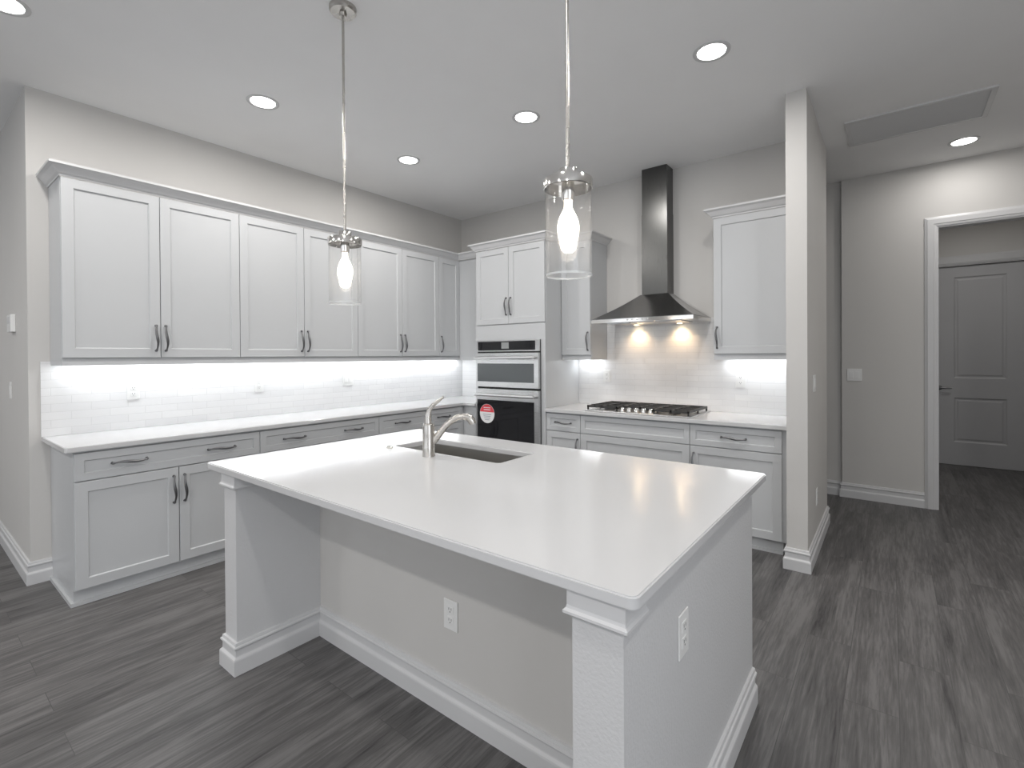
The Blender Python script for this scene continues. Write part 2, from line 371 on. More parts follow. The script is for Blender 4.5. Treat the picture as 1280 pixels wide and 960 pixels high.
# panelled hall door
def panel_door():
    bm = NB(); y = HY+.035; x0, x1, z0, z1 = HD0+.008, HD1-.008, .005, HDZ-.006
    box(bm, x0, x1, y+.006, y+.04, z0, z1)
    px0, px1 = 4.873, 5.35
    rows = [(.292, .85), (1.093, 2.36)]
    xs_ = [x0, px0, px1, x1]; zs_ = [z0, rows[0][0], rows[0][1], rows[1][0], rows[1][1], z1]
    box(bm, x0, px0, y-.006, y+.006, z0, z1); box(bm, px1, x1, y-.006, y+.006, z0, z1)
    for a, b in ((z0, .292), (.85, 1.093), (2.36, z1)): box(bm, px0, px1, y-.006, y+.006, a, b)
    for a, b in rows:
        def ring(i, yy): return [bm.verts.new((u, yy, v)) for u, v in ((px0+i, a+i), (px1-i, a+i), (px1-i, b-i), (px0+i, b-i))]
        rs = [ring(0, y-.006), ring(.014, y+.005), ring(.03, y+.005), ring(.045, y-.001)]
        for p, q in zip(rs[:-1], rs[1:]):
            for k in range(4): bm.faces.new((p[k], p[(k+1) % 4], q[(k+1) % 4], q[k]))
        bm.faces.new(rs[-1])
    d = struct('door_1', bm, 'door')
    bm = NB(); lathe(bm, [(.030, 0), (.030, -.006), (.012, -.012), (.011, -.035)], (4.735, y-.006, .97), 'y', 20)
    tube(bm, [(4.735, y-.042, .97), (4.76, y-.046, .97), (4.85, y-.044, .968)], [.011, .010, .008], 12)
    obj('door_handle', bm, 'pull', d, smooth=True)
panel_door()

# ---------------------------------------------------------------- island
IX0, IX1, IY0, IY1 = 1.6835, 3.8442, -3.5173, -2.2013
CT = .914
isl = thing('kitchen_island', 'white kitchen island base with painted end walls and open knee space', 'kitchen island', (2.8, -2.9, 0))
KN = -3.0909; LX0, LX1, RX0, RX1, FY, BY = 1.8311, 1.9482, 3.6808, 3.8058, -3.4950, -2.2956
bm = NB(); box(bm, LX0, LX1, FY, BY, 0, .884); obj('end_wall', bm, 'texture_wall', isl)
bm = NB(); box(bm, RX0, RX1, FY, BY, 0, .884); obj('end_wall', bm, 'texture_wall', isl)
bm = NB(); box(bm, LX1, RX0, KN, KN+.11, 0, .884); obj('knee_wall', bm, 'wall', isl)
bm = NB(); box(bm, LX1, RX0, -2.31, -2.29, .10, .8835); box(bm, LX1, RX0, KN+.11, -2.31, .10, .12); box(bm, LX1, LX1+.018, KN+.11, -2.31, .12, .8835)
box(bm, RX0-.018, RX0, KN+.11, -2.31, .12, .8835); box(bm, 2.90, 2.918, KN+.11, -2.31, .12, .8835); box(bm, LX1, RX0, KN+.11, -2.36, 0, .10)
ib = obj('cabinet_box', bm, 'cab_inner', isl)
# mitred baseboard following both end walls and the knee wall
bm = NB(); sweep(bm, [(LX0, BY), (LX0, FY), (LX1, FY), (LX1, KN), (RX0, KN), (RX0, FY), (RX1, FY), (RX1, BY)], BASEP, 1)
obj('baseboard', bm, 'trim', isl)
# cap mouldings under the top
CAPP = [(0, .822), (.006, .822), (.009, .828), (.012, .840), (.016, .858), (.022, .872), (.022, .884), (0, .884)]
CAPP = [(0, .824), (.012, .824), (.016, .828), (.016, .834), (.011, .839), (.009, .846), (.009, .884), (0, .884)]
bm = NB(); sweep(bm, [(LX0, BY), (LX0, FY), (LX1, FY), (LX1, KN)], CAPP, 1); obj('cap_molding', bm, 'trim', isl)
bm = NB(); sweep(bm, [(RX0, KN), (RX0, FY), (RX1, FY), (RX1, FY+.10)], CAPP, 1)
sweep(bm, [(RX1, FY+.10), (RX1, BY)], [(0, .868), (.008, .868), (.014, .884), (0, .884)], 1); obj('cap_molding', bm, 'trim', isl)

def slab(outer, hole, z0, z1, mat_, bev=.004):
    bm = NB()
    loops = []
    for pts in (outer, hole):
        if not pts: continue
        v = [bm.verts.new((x, y, z1)) for x, y in pts]; loops.append(v)
        for i in range(len(v)): bm.edges.new((v[i], v[(i+1) % len(v)]))
    bmesh.ops.triangle_fill(bm, edges=bm.edges[:], use_beauty=True)
    top = bm.faces[:]
    bed = [e for e in bm.edges if e.is_boundary]
    r_ = bmesh.ops.extrude_face_region(bm, geom=top)
    nv = [g for g in r_['geom'] if isinstance(g, bmesh.types.BMVert)]
    bmesh.ops.translate(bm, verts=nv, vec=(0, 0, z0-z1))
    if bev:
        es = [e for e in bm.edges if len(e.link_faces) == 2 and all(abs(v.co.z-z1) < 1e-6 or abs(v.co.z-z0) < 1e-6 for v in e.verts) and abs(e.verts[0].co.z-e.verts[1].co.z) < 1e-6
              and e.calc_face_angle(0) > 1]
        bmesh.ops.recalc_face_normals(bm, faces=bm.faces)
        bmesh.ops.bevel(bm, geom=es, offset=bev, segments=3, affect='EDGES')
    return bm
def rrect(x0, x1, y0, y1, r, n=6):
    out = []
    for cx, cy, a0 in ((x1-r, y0+r, -90), (x1-r, y1-r, 0), (x0+r, y1-r, 90), (x0+r, y0+r, 180)):
        for i in range(n+1):
            a = R(a0+90*i/n); out.append((cx+r*math.cos(a), cy+r*math.sin(a)))
    return out
SX0, SX1, SY0, SY1 = 2.075, 2.822, -2.712, -2.425
bm = slab(rrect(IX0, IX1, IY0, IY1, .022), rrect(SX0, SX1, SY0, SY1, .02, 4)[::-1], .884, CT, 'quartz')
tag(obj('countertop', bm, 'quartz', smooth=True), 'glossy white quartz countertop on the island, around the sink', 'countertop')

# sink
snk = thing('kitchen_sink', 'stainless undermount sink set into the white island countertop', 'sink', ((SX0+SX1)/2, (SY0+SY1)/2, .68))
bm = NB(); x0, x1, y0, y1 = SX0-.004, SX1+.004, SY0-.004, SY1+.004
o_ = rrect(x0-.018, x1+.018, y0-.018, y1+.018, .03, 4); i1 = rrect(x0, x1, y0, y1, .022, 4); i2 = rrect(x0+.012, x1-.012, y0+.012, y1-.012, .03, 4)
zt = .883
rs = []
for pts, z in ((o_, zt-.003), (o_, zt), (i1, zt), (i2, .70), (rrect(x0+.03, x1-.03, y0+.03, y1-.03, .03, 4), .688)):
    rs.append([bm.verts.new((x, y, z)) for x, y in pts])
for a, b in zip(rs[:-1], rs[1:]):
    for k in range(len(a)): bm.faces.new((a[k], a[(k+1) % len(a)], b[(k+1) % len(a)], b[k]))
bm.faces.new(rs[-1])
obj('basin', bm, 'sinksteel', snk, smooth=True)
bm = NB(); lathe(bm, [(.055, .0), (.055, .003), (.042, .004), (.036, -.004), (0, -.004)], ((SX0+SX1)/2, (SY0+SY1)/2, .689), 'z', 24); obj('drain', bm, 'steel', snk, smooth=True)

# faucet
FX, FYc = 2.437, -2.792
fc = thing('kitchen_faucet', 'brushed nickel single lever faucet standing at the edge of the island sink', 'faucet', (FX, FYc, CT))
bm = NB(); lathe(bm, [(.033, 0), (.033, .004), (.0305, .008), (.0295, .10), (.0285, .152), (.0265, .160), (.019, .164), (.0, .164)], (FX, FYc, CT), 'z', 32); obj('body', bm, 'nickel', fc, smooth=True)
dr = Vector((.72, .69, 0)).normalized()       # the spout swings over the bowl
def fp(s, z): return (FX+dr.x*s, FYc+dr.y*s, CT+z)
bm = NB(); tube(bm, [fp(.005, .06), fp(.03, .082), fp(.055, .112), (fp(.080, .144)), fp(.110, .172), fp(.142, .190), fp(.170, .194), fp(.190, .189)],
     [.020, .0185, .017, .016, .0155, .0155, .016, .017], 16); obj('spout', bm, 'nickel', fc, smooth=True)
bm = NB(); tube(bm, [fp(.184, .194), fp(.203, .185), fp(.216, .170), fp(.221, .157)], [.018, .0195, .020, .018], 16); obj('spray_head', bm, 'nickel', fc, smooth=True)
hd = Vector((.75, .45, 0)).normalized()
def hp(s, z): return (FX+hd.x*s, FYc+hd.y*s, CT+z)
bm = NB(); tube(bm, [hp(-.002, .160), hp(-.002, .196), hp(.004, .228), hp(.022, .252), hp(.052, .276), hp(.078, .294)], [.019, .0165, .0125, .0100, .0085, .0072], 14, flat=(1, 1)); obj('handle', bm, 'nickel', fc, smooth=True)
bm = NB(); lathe(bm, [(.020, 0), (.020, .006), (.016, .009), (.012, .009), (.011, .013), (0, .014)], (2.105, -2.772, CT), 'z', 24)
tag(obj('air_switch', bm, 'polished', smooth=True), 'small round chrome button on the island counter left of the faucet', 'button')

# ---------------------------------------------------------------- outlets and switches
def plate(name, label, cat, T, u, z, d, kind, group=None, wd=.074, ht=.118):
    """T maps (u, d, z); plate centred on u, z, lying on depth d"""
    p = T(u, d, z-ht/2); t = thing(name, label, cat, p, group)
    bm = NB(); tbox(bm, T, u-wd/2, u+wd/2, d+.0003, d+.0055, z-ht/2, z+ht/2, bev=.0018); obj('cover_plate', bm, 'plate', t)
    if kind == 'outlet':
        for dz in (-.021, .021):
            bm = NB(); tbox(bm, T, u-.0165, u+.0165, d+.005, d+.0075, z+dz-.0145, z+dz+.0145, bev=.001)
            q = obj('receptacle', bm, 'plate', t)
            bm = NB()
            for du in (-.0065, .0065): tbox(bm, T, u+du-.0011, u+du+.0011, d+.007, d+.0078, z+dz-.001, z+dz+.008)
            tbox(bm, T, u-.0022, u+.0022, d+.007, d+.0078, z+dz-.0095, z+dz-.0055)
            obj('slot', bm, 'slot', q)
    else:
        n = 2 if kind == 'double' else 1
        for i in range(n):
            uu = u+(i-(n-1)/2)*.046
            bm = NB(); tbox(bm, T, uu-.0165, uu+.0165, d+.005, d+.0085, z-.033, z+.033, bev=.0015); obj('rocker', bm, 'plate', t)
    return t
TL = FL(0); TB = FB(0)
def TR(u, d, z): return Vector((RX1+d, u, z))
def TP(u, d, z): return Vector((PX1+d, u, z))
def TF(u, d, z): return Vector((u, YF-d, z))
def TK(u, d, z): return Vector((u, KN-d, z))
def TE(u, d, z): return Vector((u, YE-d, z))
BS = .009
plate('wall_outlet', 'white outlet in the left backsplash above the nearest drawers', 'outlet', TL, -3.37, 1.178, BS, 'outlet')
plate('wall_outlet', 'white outlet in the left backsplash, middle one of three', 'outlet', TL, -2.50, 1.178, BS, 'outlet')
plate('light_switch', 'white double switch in the left backsplash nearest the room corner', 'light switch', TL, -1.64, 1.190, BS, 'double', wd=.118)
plate('wall_outlet', 'white outlet in the backsplash between wall ovens and cooktop', 'outlet', TB, 2.005, 1.20, BS, 'outlet')
plate('wall_outlet', 'white outlet in the backsplash right of the cooktop', 'outlet', TB, 3.248, 1.19, BS, 'outlet')
plate('wall_outlet', 'white outlet low on the shaded knee wall under the island overhang', 'outlet', TK, 2.888, .395, 0, 'outlet')
plate('wall_outlet', 'white outlet on the right end wall of the island', 'outlet', TR, -3.131, .657, 0, 'outlet')
plate('light_switch', 'white light switch on the side of the partition wall by the hallway', 'light switch', TP, -.475, 1.205, 0, 'double', wd=.118)
plate('wall_outlet', 'white outlet low on the side of the partition wall by the hallway', 'outlet', TP, -.36, .39, 0, 'outlet')
plate('light_switch', 'white double light switch on the hallway wall left of the doorway', 'light switch', TF, 3.968, 1.204, 0, 'double', wd=.118)
plate('light_switch', 'white light switch on the wall left of the cabinets, below the keypad', 'light switch', TE, -.68, 1.190, 0, 'single')
kp = thing('alarm_keypad', 'small white keypad on the wall at the far left edge', 'keypad', (-.52, YE, 1.60))
bm = NB(); box(bm, -.60, -.44, YE-.026, YE, 1.595, 1.715, bev=.004); obj('housing', bm, 'plate', kp)
bm = NB(); box(bm, -.585, -.455, YE-.0275, YE-.0255, 1.655, 1.70, bev=.0005); obj('screen', bm, 'grille', kp)

# ---------------------------------------------------------------- cabinets, left run
DU, DB = .3247, .6073        # front of the boxes, doors are 20 mm in front
ZU0, ZU1 = 1.4152, 2.500
UY = [-3.7982, -3.2982, -2.7868, -2.2713, -1.747, -1.2245, -.7154, -.3924]
g = .002
def upper(label, T, w0, w1, splits, handles, d0=DU, group='upper cabinets on the left wall', zb=1.393, extra=None):
    p = T((w0+w1)/2, d0/2, zb); t = thing('upper_cabinet', label, 'cabinet', p, group)
    bm = NB(); tbox(bm, T, w0, w1, .003, d0, zb, 2.503)
    if extra: extra(bm)
    obj('cabinet_box', bm, 'cabinet', t)
    e = [w0]+splits+[w1]
    for i in range(len(e)-1):
        dr_ = shaker('door', T, e[i]+g, e[i+1]-g, ZU0, ZU1, d0, t)
        s = handles[i]; hu = e[i+1]-.028 if s == 'r' else e[i]+.028
        pull(T, hu, 1.545, d0+.02, True, dr_)
    return t
T0 = FL(0)
upper('white two-door upper cabinet at the near end of the left wall', T0, UY[0], UY[2], [UY[1]], 'rl')
upper('white two-door upper cabinet behind the left pendant light', T0, UY[2], UY[4], [UY[3]], 'rl')
upper('white two-door upper cabinet right of the left pendant light', T0, UY[4], UY[6], [UY[5]], 'rl')
TX0, TX1, TYF = .8054, 1.6811, .63
def cext(bm): box(bm, .003, DU, UY[7], -.003, 1.393, 2.503); box(bm, DU, TX0-.001, UY[7], -.003, 1.393, 2.503)
upper('white single-door corner upper cabinet beside the oven tower', T0, UY[6], UY[7], [], 'l', extra=cext)
def rail(name, label, path, side):
    bm = NB(); sweep(bm, path, [(-.018, 1.368), (.0, 1.368), (.0, 1.3922), (-.018, 1.3922)], side)
    return tag(obj(name, bm, 'cabinet'), label, 'light rail')
rail('light_rail', 'white light rail along the bottom of the left wall cabinets', [(0.01, UY[0]), (DU+.012, UY[0]), (DU+.012, UY[7]+.0), (TX0-.002, UY[7])], 1)
CRP = [(0, 2.503), (.006, 2.503), (.008, 2.512), (.018, 2.519), (.040, 2.549), (.052, 2.557), (.058, 2.560), (.058, 2.574), (0, 2.574)]
def crown(label, path, side):
    bm = NB(); sweep(bm, path, CRP, side); return tag(obj('crown_molding', bm, 'trim'), label, 'crown molding')
crown('long white crown molding on top of the left wall cabinets', [(0, UY[0]), (DU+.018, UY[0]), (DU+.018, UY[7]-.018), (TX0-.002, UY[7]-.018)], 1)

BYS = [-3.802, -2.7781, -1.7325, -.665]
def handle_pair(T, parent, w0, w1, z, d, n):
    for k in range(n): pull(T, w0+(w1-w0)*((2*k+1)/(2*n)), z, d, False, parent)
ZDB, ZDT, ZR0, ZR1 = .098, .708, .714, .872
def base(label, T, w0, w1, ndoor, npull, hs, end=None, d0=DB, group='base cabinets on the left wall', extra=None, lower='door'):
    t = thing('base_cabinet', label, 'cabinet', T((w0+w1)/2, d0/2, 0), group)
    bm = NB(); tbox(bm, T, w0, w1, .003, d0, .09, .8835); tbox(bm, T, w0+(.018 if end else 0), w1, .003, d0-.065, 0, .0905)
    if end: tbox(bm, T, w0, w0+.018, .003, d0-.065, 0, .0905)
    if extra: extra(bm)
    obj('cabinet_box', bm, 'cabinet', t)
    dw = shaker('drawer', T, w0+g, w1-g, ZR0, ZR1, d0, t)
    handle_pair(T, dw, w0, w1, .793, d0+.02, npull)
    if lower == 'drawer':
        shaker('drawer', T, w0+g, w1-g, .412, ZDT, d0, t); shaker('drawer', T, w0+g, w1-g, ZDB, .407, d0, t)
    else:
        for k in range(ndoor):
            a = w0+(w1-w0)*k/ndoor; b = w0+(w1-w0)*(k+1)/ndoor
            q = shaker('door', T, a+g, b-g, ZDB, ZDT, d0, t)
            pull(T, (b-.03) if hs[k] == 'r' else (a+.03), .57, d0+.02, True, q)
    # toe board with a shoe strip
    bm = NB(); tbox(bm, T, w0-(.0004 if end else 0), w1, d0-.065, d0-.026, 0, .09); tbox(bm, T, w0-(.014 if end else 0), w1, d0-.026, d0-.012, 0, .022)
    if end: tbox(bm, T, w0-.014, w0-.0005, .003, d0-.0262, 0, .022)
    obj('toe_kick', bm, 'cabinet', t)
    return t
base('white base cabinet at the near end of the left wall run', T0, BYS[0], BYS[1], 2, 2, 'rl', end=True)
base('white base cabinet in the middle of the left wall run', T0, BYS[1], BYS[2], 2, 2, 'rl')
def bext(bm):
    box(bm, .003, DB, BYS[3], -.003, .09, .8835); box(bm, DB, TX0-.001, -.6254, -.003, .09, .8835); box(bm, .003, DB-.05, BYS[3], -.003, 0, .0905); box(bm, DB-.05, TX0-.001, -.575, -.003, 0, .0905)
base('white base cabinet in the corner beside the oven tower', T0, BYS[2], BYS[3], 2, 2, 'rl', extra=bext)
# end shoe on the exposed side
# ---------------------------------------------------------------- counters and backsplashes
YC = -3.8433
pts = [(0.001, YC), (.6496-.012, YC), (.6496, YC+.012), (.6496, -.654), (TX0-.002, -.654), (TX0-.002, -.001), (0.001, -.001)]
bm = slab(pts, None, .884, CT, 'quartz', .003); tag(obj('countertop', bm, 'quartz', smooth=True), 'long white quartz countertop on the left wall base cabinets', 'countertop')
pts = [(TX1+.002, -.654), (3.7062, -.654), (3.7062, -.001), (TX1+.002, -.001)]
bm = slab(pts, None, .884, CT, 'quartz', .003); tag(obj('countertop', bm, 'quartz', smooth=True), 'white quartz countertop under the gas cooktop', 'countertop')
bm = NB(); box(bm, .0005, .009, -3.846, -.0095, CT+.0005, 1.3925); box(bm, .009, TX0-.001, -.009, -.0005, CT+.0005, 1.3925)
tag(obj('backsplash', bm, 'tile_y', origin=(0, 0, CT)), 'brightly lit white subway tile backsplash along the left wall', 'backsplash')
bm = NB(); box(bm, TX1+.001, 3.706, -.009, -.0005, CT+.0005, 1.3925); box(bm, 2.007, 3.120, -.009, -.0005, 1.3925, 1.735)
tag(obj('backsplash', bm, 'tile_x', origin=(1.7, 0, CT)), 'white subway tile backsplash behind the gas cooktop', 'backsplash')

# ---------------------------------------------------------------- oven tower
tw = thing('oven_cabinet', 'tall white oven cabinet in the corner holding the wall ovens', 'cabinet', ((TX0+TX1)/2, -.3, 0))
OX0, OX1, OZ0, OZ1 = .838, 1.630, .46, 1.566
D0 = .61
bm = NB()
box(bm, TX0, OX0-.001, -D0, -.001, 0.09, 2.503); box(bm, OX1+.001, TX1, -D0, -.001, 0.09, 2.503)
box(bm, OX0-.001, OX1+.001, -D0, -.001, OZ1+.001, 2.503); box(bm, OX0-.001, OX1+.001, -D0, -.001, .09, OZ0-.001); box(bm, OX0-.001, OX1+.001, -.02, -.001, OZ0-.001, OZ1+.001)
box(bm, TX0, TX1, -D0+.06, -.001, 0, .09)
obj('cabinet_box', bm, 'cabinet', tw)
bm = NB()
box(bm, TX0, OX0-.001, -D0-.019, -D0, .09, 1.722); box(bm, OX1+.001, TX1, -D0-.019, -D0, .09, 1.722); box(bm, OX0-.001, OX1+.001, -D0-.019, -D0, OZ1+.001, 1.722)
obj('face_frame', bm, 'cabinet', tw)
mx_ = (TX0+TX1)/2
for k, (a, b) in enumerate(((TX0+.004, mx_), (mx_, TX1-.004))):
    q = shaker('door', TB, a+g, b-g, 1.730, 2.497, D0, tw); pull(TB, (b-.028) if k == 0 else (a+.028), 1.905, D0+.02, True, q)
q = shaker('drawer', TB, TX0+.006, TX1-.006, .11, OZ0-.02, D0+.0, tw); pull(TB, mx_, .36, D0+.02, False, q)
crown('short white crown molding on top of the oven cabinet', [(TX0, UY[7]-.082), (TX0, -D0-.018), (TX1, -D0-.018), (TX1, -.410)], 1)

ov = thing('wall_oven', 'stainless combination wall oven with dark glass, built into the tall cabinet', 'oven', ((OX0+OX1)/2, -.4, OZ0))
def ob(bm, x0, x1, d0, d1, z0, z1, bev=0, mi=0): return box(bm, x0, x1, -d1, -d0, z0, z1, mi, bev)
bm = NB(); ob(bm, OX0, OX1, .06, .640, OZ0, OZ1); obj('oven_body', bm, 'gap', ov)
bm = NB(); ob(bm, OX0, OX1, .640, .652, 1.455, OZ1, .002); cp = obj('control_panel', bm, 'steel', ov)
bm = NB(); ob(bm, .857, 1.580, .652, .6545, 1.467, 1.556); gp = obj('glass_panel', bm, 'blackglass', cp)
bm = NB(); ob(bm, 1.168, 1.262, .6546, .6556, 1.483, 1.546); obj('display', bm, 'display', cp)
def oven_door(z0, z1, wz0, wz1, hz, glassmat, name):
    bm = NB(); x0, x1 = OX0, OX1; wx0, wx1 = .858, 1.578; d0, d1 = .642, .672
    for q in ((x0, wx0, z0, z1), (wx1, x1, z0, z1), (wx0, wx1, z0, wz0), (wx0, wx1, wz1, z1)): ob(bm, q[0], q[1], d0, d1, q[2], q[3])
    d = obj(name, bm, 'steel', ov)
    bm = NB(); ob(bm, wx0, wx1, d0, d1-.004, wz0, wz1); obj('window', bm, glassmat, d)
    bm = NB(); tube(bm, [(.862, -.716, hz), (1.2, -.716, hz), (1.60, -.716, hz)], .0145, 16)
    for xx in (.885, 1.577): tube(bm, [(xx, -.670, hz), (xx, -.716, hz)], .010, 12)
    obj('handle', bm, 'bar', d, smooth=True)
    return d
oven_door(1.098, 1.440, 1.150, 1.335, 1.392, 'greyglass', 'microwave_door')
od = oven_door(OZ0+.01, 1.076, .545, .965, 1.018, 'blackglass', 'oven_door')
bm = NB(); C_ = Vector((.986, -.6695, .822)); rr = .098
def disc(bm, c, r, a0, a1, y, mi, n=28):
    vs_ = [bm.verts.new((c.x+r*math.cos(R(a0+(a1-a0)*i/n)), y, c.z+r*math.sin(R(a0+(a1-a0)*i/n)))) for i in range(n+1)]
    f = bm.faces.new(vs_ if (a1-a0) < 359 else vs_[:-1]); f.material_index = mi
lathe(bm, [(rr, 0), (rr, .0006)], (C_.x, -.6694, C_.z), 'y', 40, mi=0)
disc(bm, C_, rr*.97, 10, 170, -.6698, 1)
for k in range(4): ob(bm, C_.x-.055+.008*k, C_.x+.055-.008*k, .6697, .6700, C_.z-.012-.018*k, C_.z-.006-.018*k, mi=2)
for k in range(2): ob(bm, C_.x-.045, C_.x+.045, .6699, .6702, C_.z+.035+.022*k, C_.z+.043+.022*k, mi=0)
s_ = obj('sticker', bm, ['white', 'red', 'ink'], od); s_['label'] = 'round red and white paper sticker'

# ---------------------------------------------------------------- range wall cabinets
RG = 'upper cabinets on the range wall'
upper('narrow white upper cabinet between oven tower and range hood', TB, 1.6842, 2.005, [], 'r', d0=.3281, group=RG)
upper('white single-door upper cabinet right of the range hood', TB, 3.1223, 3.7062, [], 'l', d0=.3281, group=RG)
rail('light_rail', 'short white light rail under the cabinet left of the hood', [(TX1+.004, -.3401), (2.005, -.3401), (2.005, -.011)], 1)
rail('light_rail', 'white light rail under the cabinet right of the hood', [(3.1223, -.011), (3.1223, -.3401), (3.7062, -.3401)], 1)
crown('short white crown molding on the cabinet left of the hood', [(TX1+.003, -.3461), (2.005, -.3461), (2.005, -.001)], 1)
crown('white crown molding on the cabinet right of the hood', [(3.1223, -.001), (3.1223, -.3461), (3.7062, -.3461)], 1)
BG = 'base cabinets under the cooktop counter'
base('narrow white base cabinet between oven tower and cooktop', TB, TX1+.003, 2.0515, 1, 1, 'r', d0=.6054, group=BG)
base('wide white drawer cabinet under the gas cooktop without pulls', TB, 2.0515, 3.0181, 0, 0, '', d0=.6054, group=BG, lower='drawer')
def fil(bm): box(bm, 3.6523, 3.7042, -.6054, -.003, .09, .8835); box(bm, 3.6523, 3.7042, -.54, -.003, 0, .0905)
base('white base cabinet right of the cooktop beside the partition wall', TB, 3.0181, 3.6523, 1, 1, 'l', d0=.6054, group=BG, extra=fil)

# ---------------------------------------------------------------- cooktop
ck = thing('gas_cooktop', 'stainless five-burner gas cooktop with black cast iron grates', 'cooktop', (2.55, -.34, CT))
KX0, KX1, KY0, KY1 = 2.083, 3.023, -.612, -.085
bm = NB(); box(bm, KX0, KX1, KY0, KY1, CT, CT+.012, bev=.004); obj('tray', bm, 'steel', ck)
burn = [(2.26, -.46, .036), (2.26, -.21, .045), (2.553, -.30, .06), (2.845, -.46, .036), (2.845, -.21, .045)]
for x, y, r in burn:
    bm = NB(); lathe(bm, [(r+.012, 0), (r+.012, .006), (r, .008), (r, .014), (r-.004, .020), (0, .021)], (x, y, CT+.012), 'z', 24); obj('burner', bm, 'iron', ck, smooth=True)
def grate(x0, x1, y0, y1):
    bm = NB(); z0, z1 = CT+.034, CT+.052; t = .012
    for q in ((x0, x1, y0, y0+t), (x0, x1, y1-t, y1), (x0, x0+t, y0, y1), (x1-t, x1, y0, y1)): box(bm, q[0], q[1], q[2], q[3], z0, z1)
    cx_ = (x0+x1)/2; box(bm, cx_-t/2, cx_+t/2, y0, y1, z0, z1)
    for f in (.25, .5, .75):
        yy = y0+(y1-y0)*f; box(bm, x0, x1, yy-t/2, yy+t/2, z0, z1)
    for x in (x0, x1-t):
        for y in (y0, y1-t, (y0+y1)/2-t/2): box(bm, x, x+t, y, y+t, CT+.012, z0)
    return obj('grate', bm, 'iron', ck)
grate(KX0+.02, 2.392, KY0+.02, KY1-.02); grate(2.396, 2.708, KY0+.135, KY1-.02); grate(2.712, KX1-.02, KY0+.02, KY1-.02)
for k in range(5):
    x = 2.424+k*.064; y = -.555
    bm = NB(); lathe(bm, [(.023, 0), (.023, .004), (.019, .006), (.0175, .030), (.015, .034), (0, .034)], (x, y, CT+.012), 'z', 24)
    box(bm, x-.003, x+.003, y-.017, y+.006, CT+.045, CT+.049); obj('knob', bm, 'polished', ck, smooth=True)

# ---------------------------------------------------------------- range hood
hd_ = thing('range_hood', 'stainless chimney range hood over the gas cooktop', 'range hood', (2.553, -.25, 1.70))
HX0, HX1, HYF, HZ0, HZ1 = 2.097, 3.010, -.5, 1.698, 1.732
CX0, CX1, CYF = 2.440, 2.678, -.1606
bm = NB()
def hring(x0, x1, yf, z, n=14, bow=0):
    p = [(x0, -.0095), (x0, yf+.0)]
    for i in range(1, n): s = i/n; p.append((x0+(x1-x0)*s, yf-bow*math.sin(math.pi*s)))
    p += [(x1, yf), (x1, -.0095)]
    return [bm.verts.new((x, y, z)) for x, y in p]
rs = [hring(HX0, HX1, HYF, HZ0, bow=.012), hring(HX0, HX1, HYF, HZ0+.030, bow=.012)]
for k in range(len(rs[0])): bm.faces.new((rs[0][k], rs[0][(k+1) % len(rs[0])], rs[1][(k+1) % len(rs[0])], rs[1][k]))
bm.faces.new(rs[0]); bm.faces.new(rs[1]); obj('front_lip', bm, 'polished', hd_, smooth=True)
bm = NB(); rs = [hring(HX0, HX1, HYF, HZ0+.0302, bow=.012), hring(HX0, HX1, HYF, HZ1, bow=.012)]
for i in range(1, 11):      # concave sweep up to the chimney
    s = i/10; k = s
    f = s+.045*math.sin(math.pi*s)
    rs.append(hring(HX0+(CX0-.012-HX0)*f, HX1+(CX1+.012-HX1)*f, HYF+(CYF-.012-HYF)*f, HZ1+(1.962-HZ1)*(s**1.03), bow=.012*(1-s)))
for a, b in zip(rs[:-1], rs[1:]):
    for k in range(len(a)): bm.faces.new((a[k], a[(k+1) % len(a)], b[(k+1) % len(a)], b[k]))
bm.faces.new(rs[0]); bm.faces.new(rs[-1])
obj('canopy', bm, 'canopy_steel', hd_, smooth=True)
bm = NB(); box(bm, CX0, CX1, CYF, -.0015, 1.955, H-.42); obj('lower_chimney', bm, 'steel_x', hd_)
bm = NB(); box(bm, CX0+.003, CX1-.003, CYF+.003, -.0015, H-.42, H-.002); obj('upper_chimney', bm, 'steel_x', hd_)
bm = NB()
for k in range(3): box(bm, 2.22+.225*k, 2.435+.225*k, -.43, -.12, HZ0-.006, HZ0-.0005, bev=.001)
obj('filter', bm, 'steel', hd_)
for k in range(5):
    bm = NB(); lathe(bm, [(.007, .006), (.007, -.004), (0, -.005)], (2.455+.045*k, HYF-.011, 1.715), 'y', 14); obj('control_button', bm, 'polished', hd_)
for x in (2.350, 2.756):
    bm = NB(); lathe(bm, [(.034, 0), (.034, -.005), (.026, -.006)], (x, -.075, HZ0), 'z', 24, caps=False); rg_ = obj('lamp_ring', bm, 'polished', hd_, smooth=True)
    bm = NB(); lathe(bm, [(.026, 0), (0, 0)], (x, -.075, HZ0-.0035), 'z', 24, caps=False); obj('lamp_lens', bm, 'hoodlens', rg_)
    ld = bpy.data.lights.new('hood_spotlight', 'SPOT'); ld.energy = E_HOOD; ld.color = C_HOOD; ld.spot_size = R(125); ld.spot_blend = .9; ld.shadow_soft_size = .02
    lo = bpy.data.objects.new('hood_spotlight', ld); COL.objects.link(lo); lo.parent = hd_; lo.location = Vector((x, -.075, HZ0-.012))-WORLD[hd_.name]; lo.rotation_euler = (R(4), 0, 0)

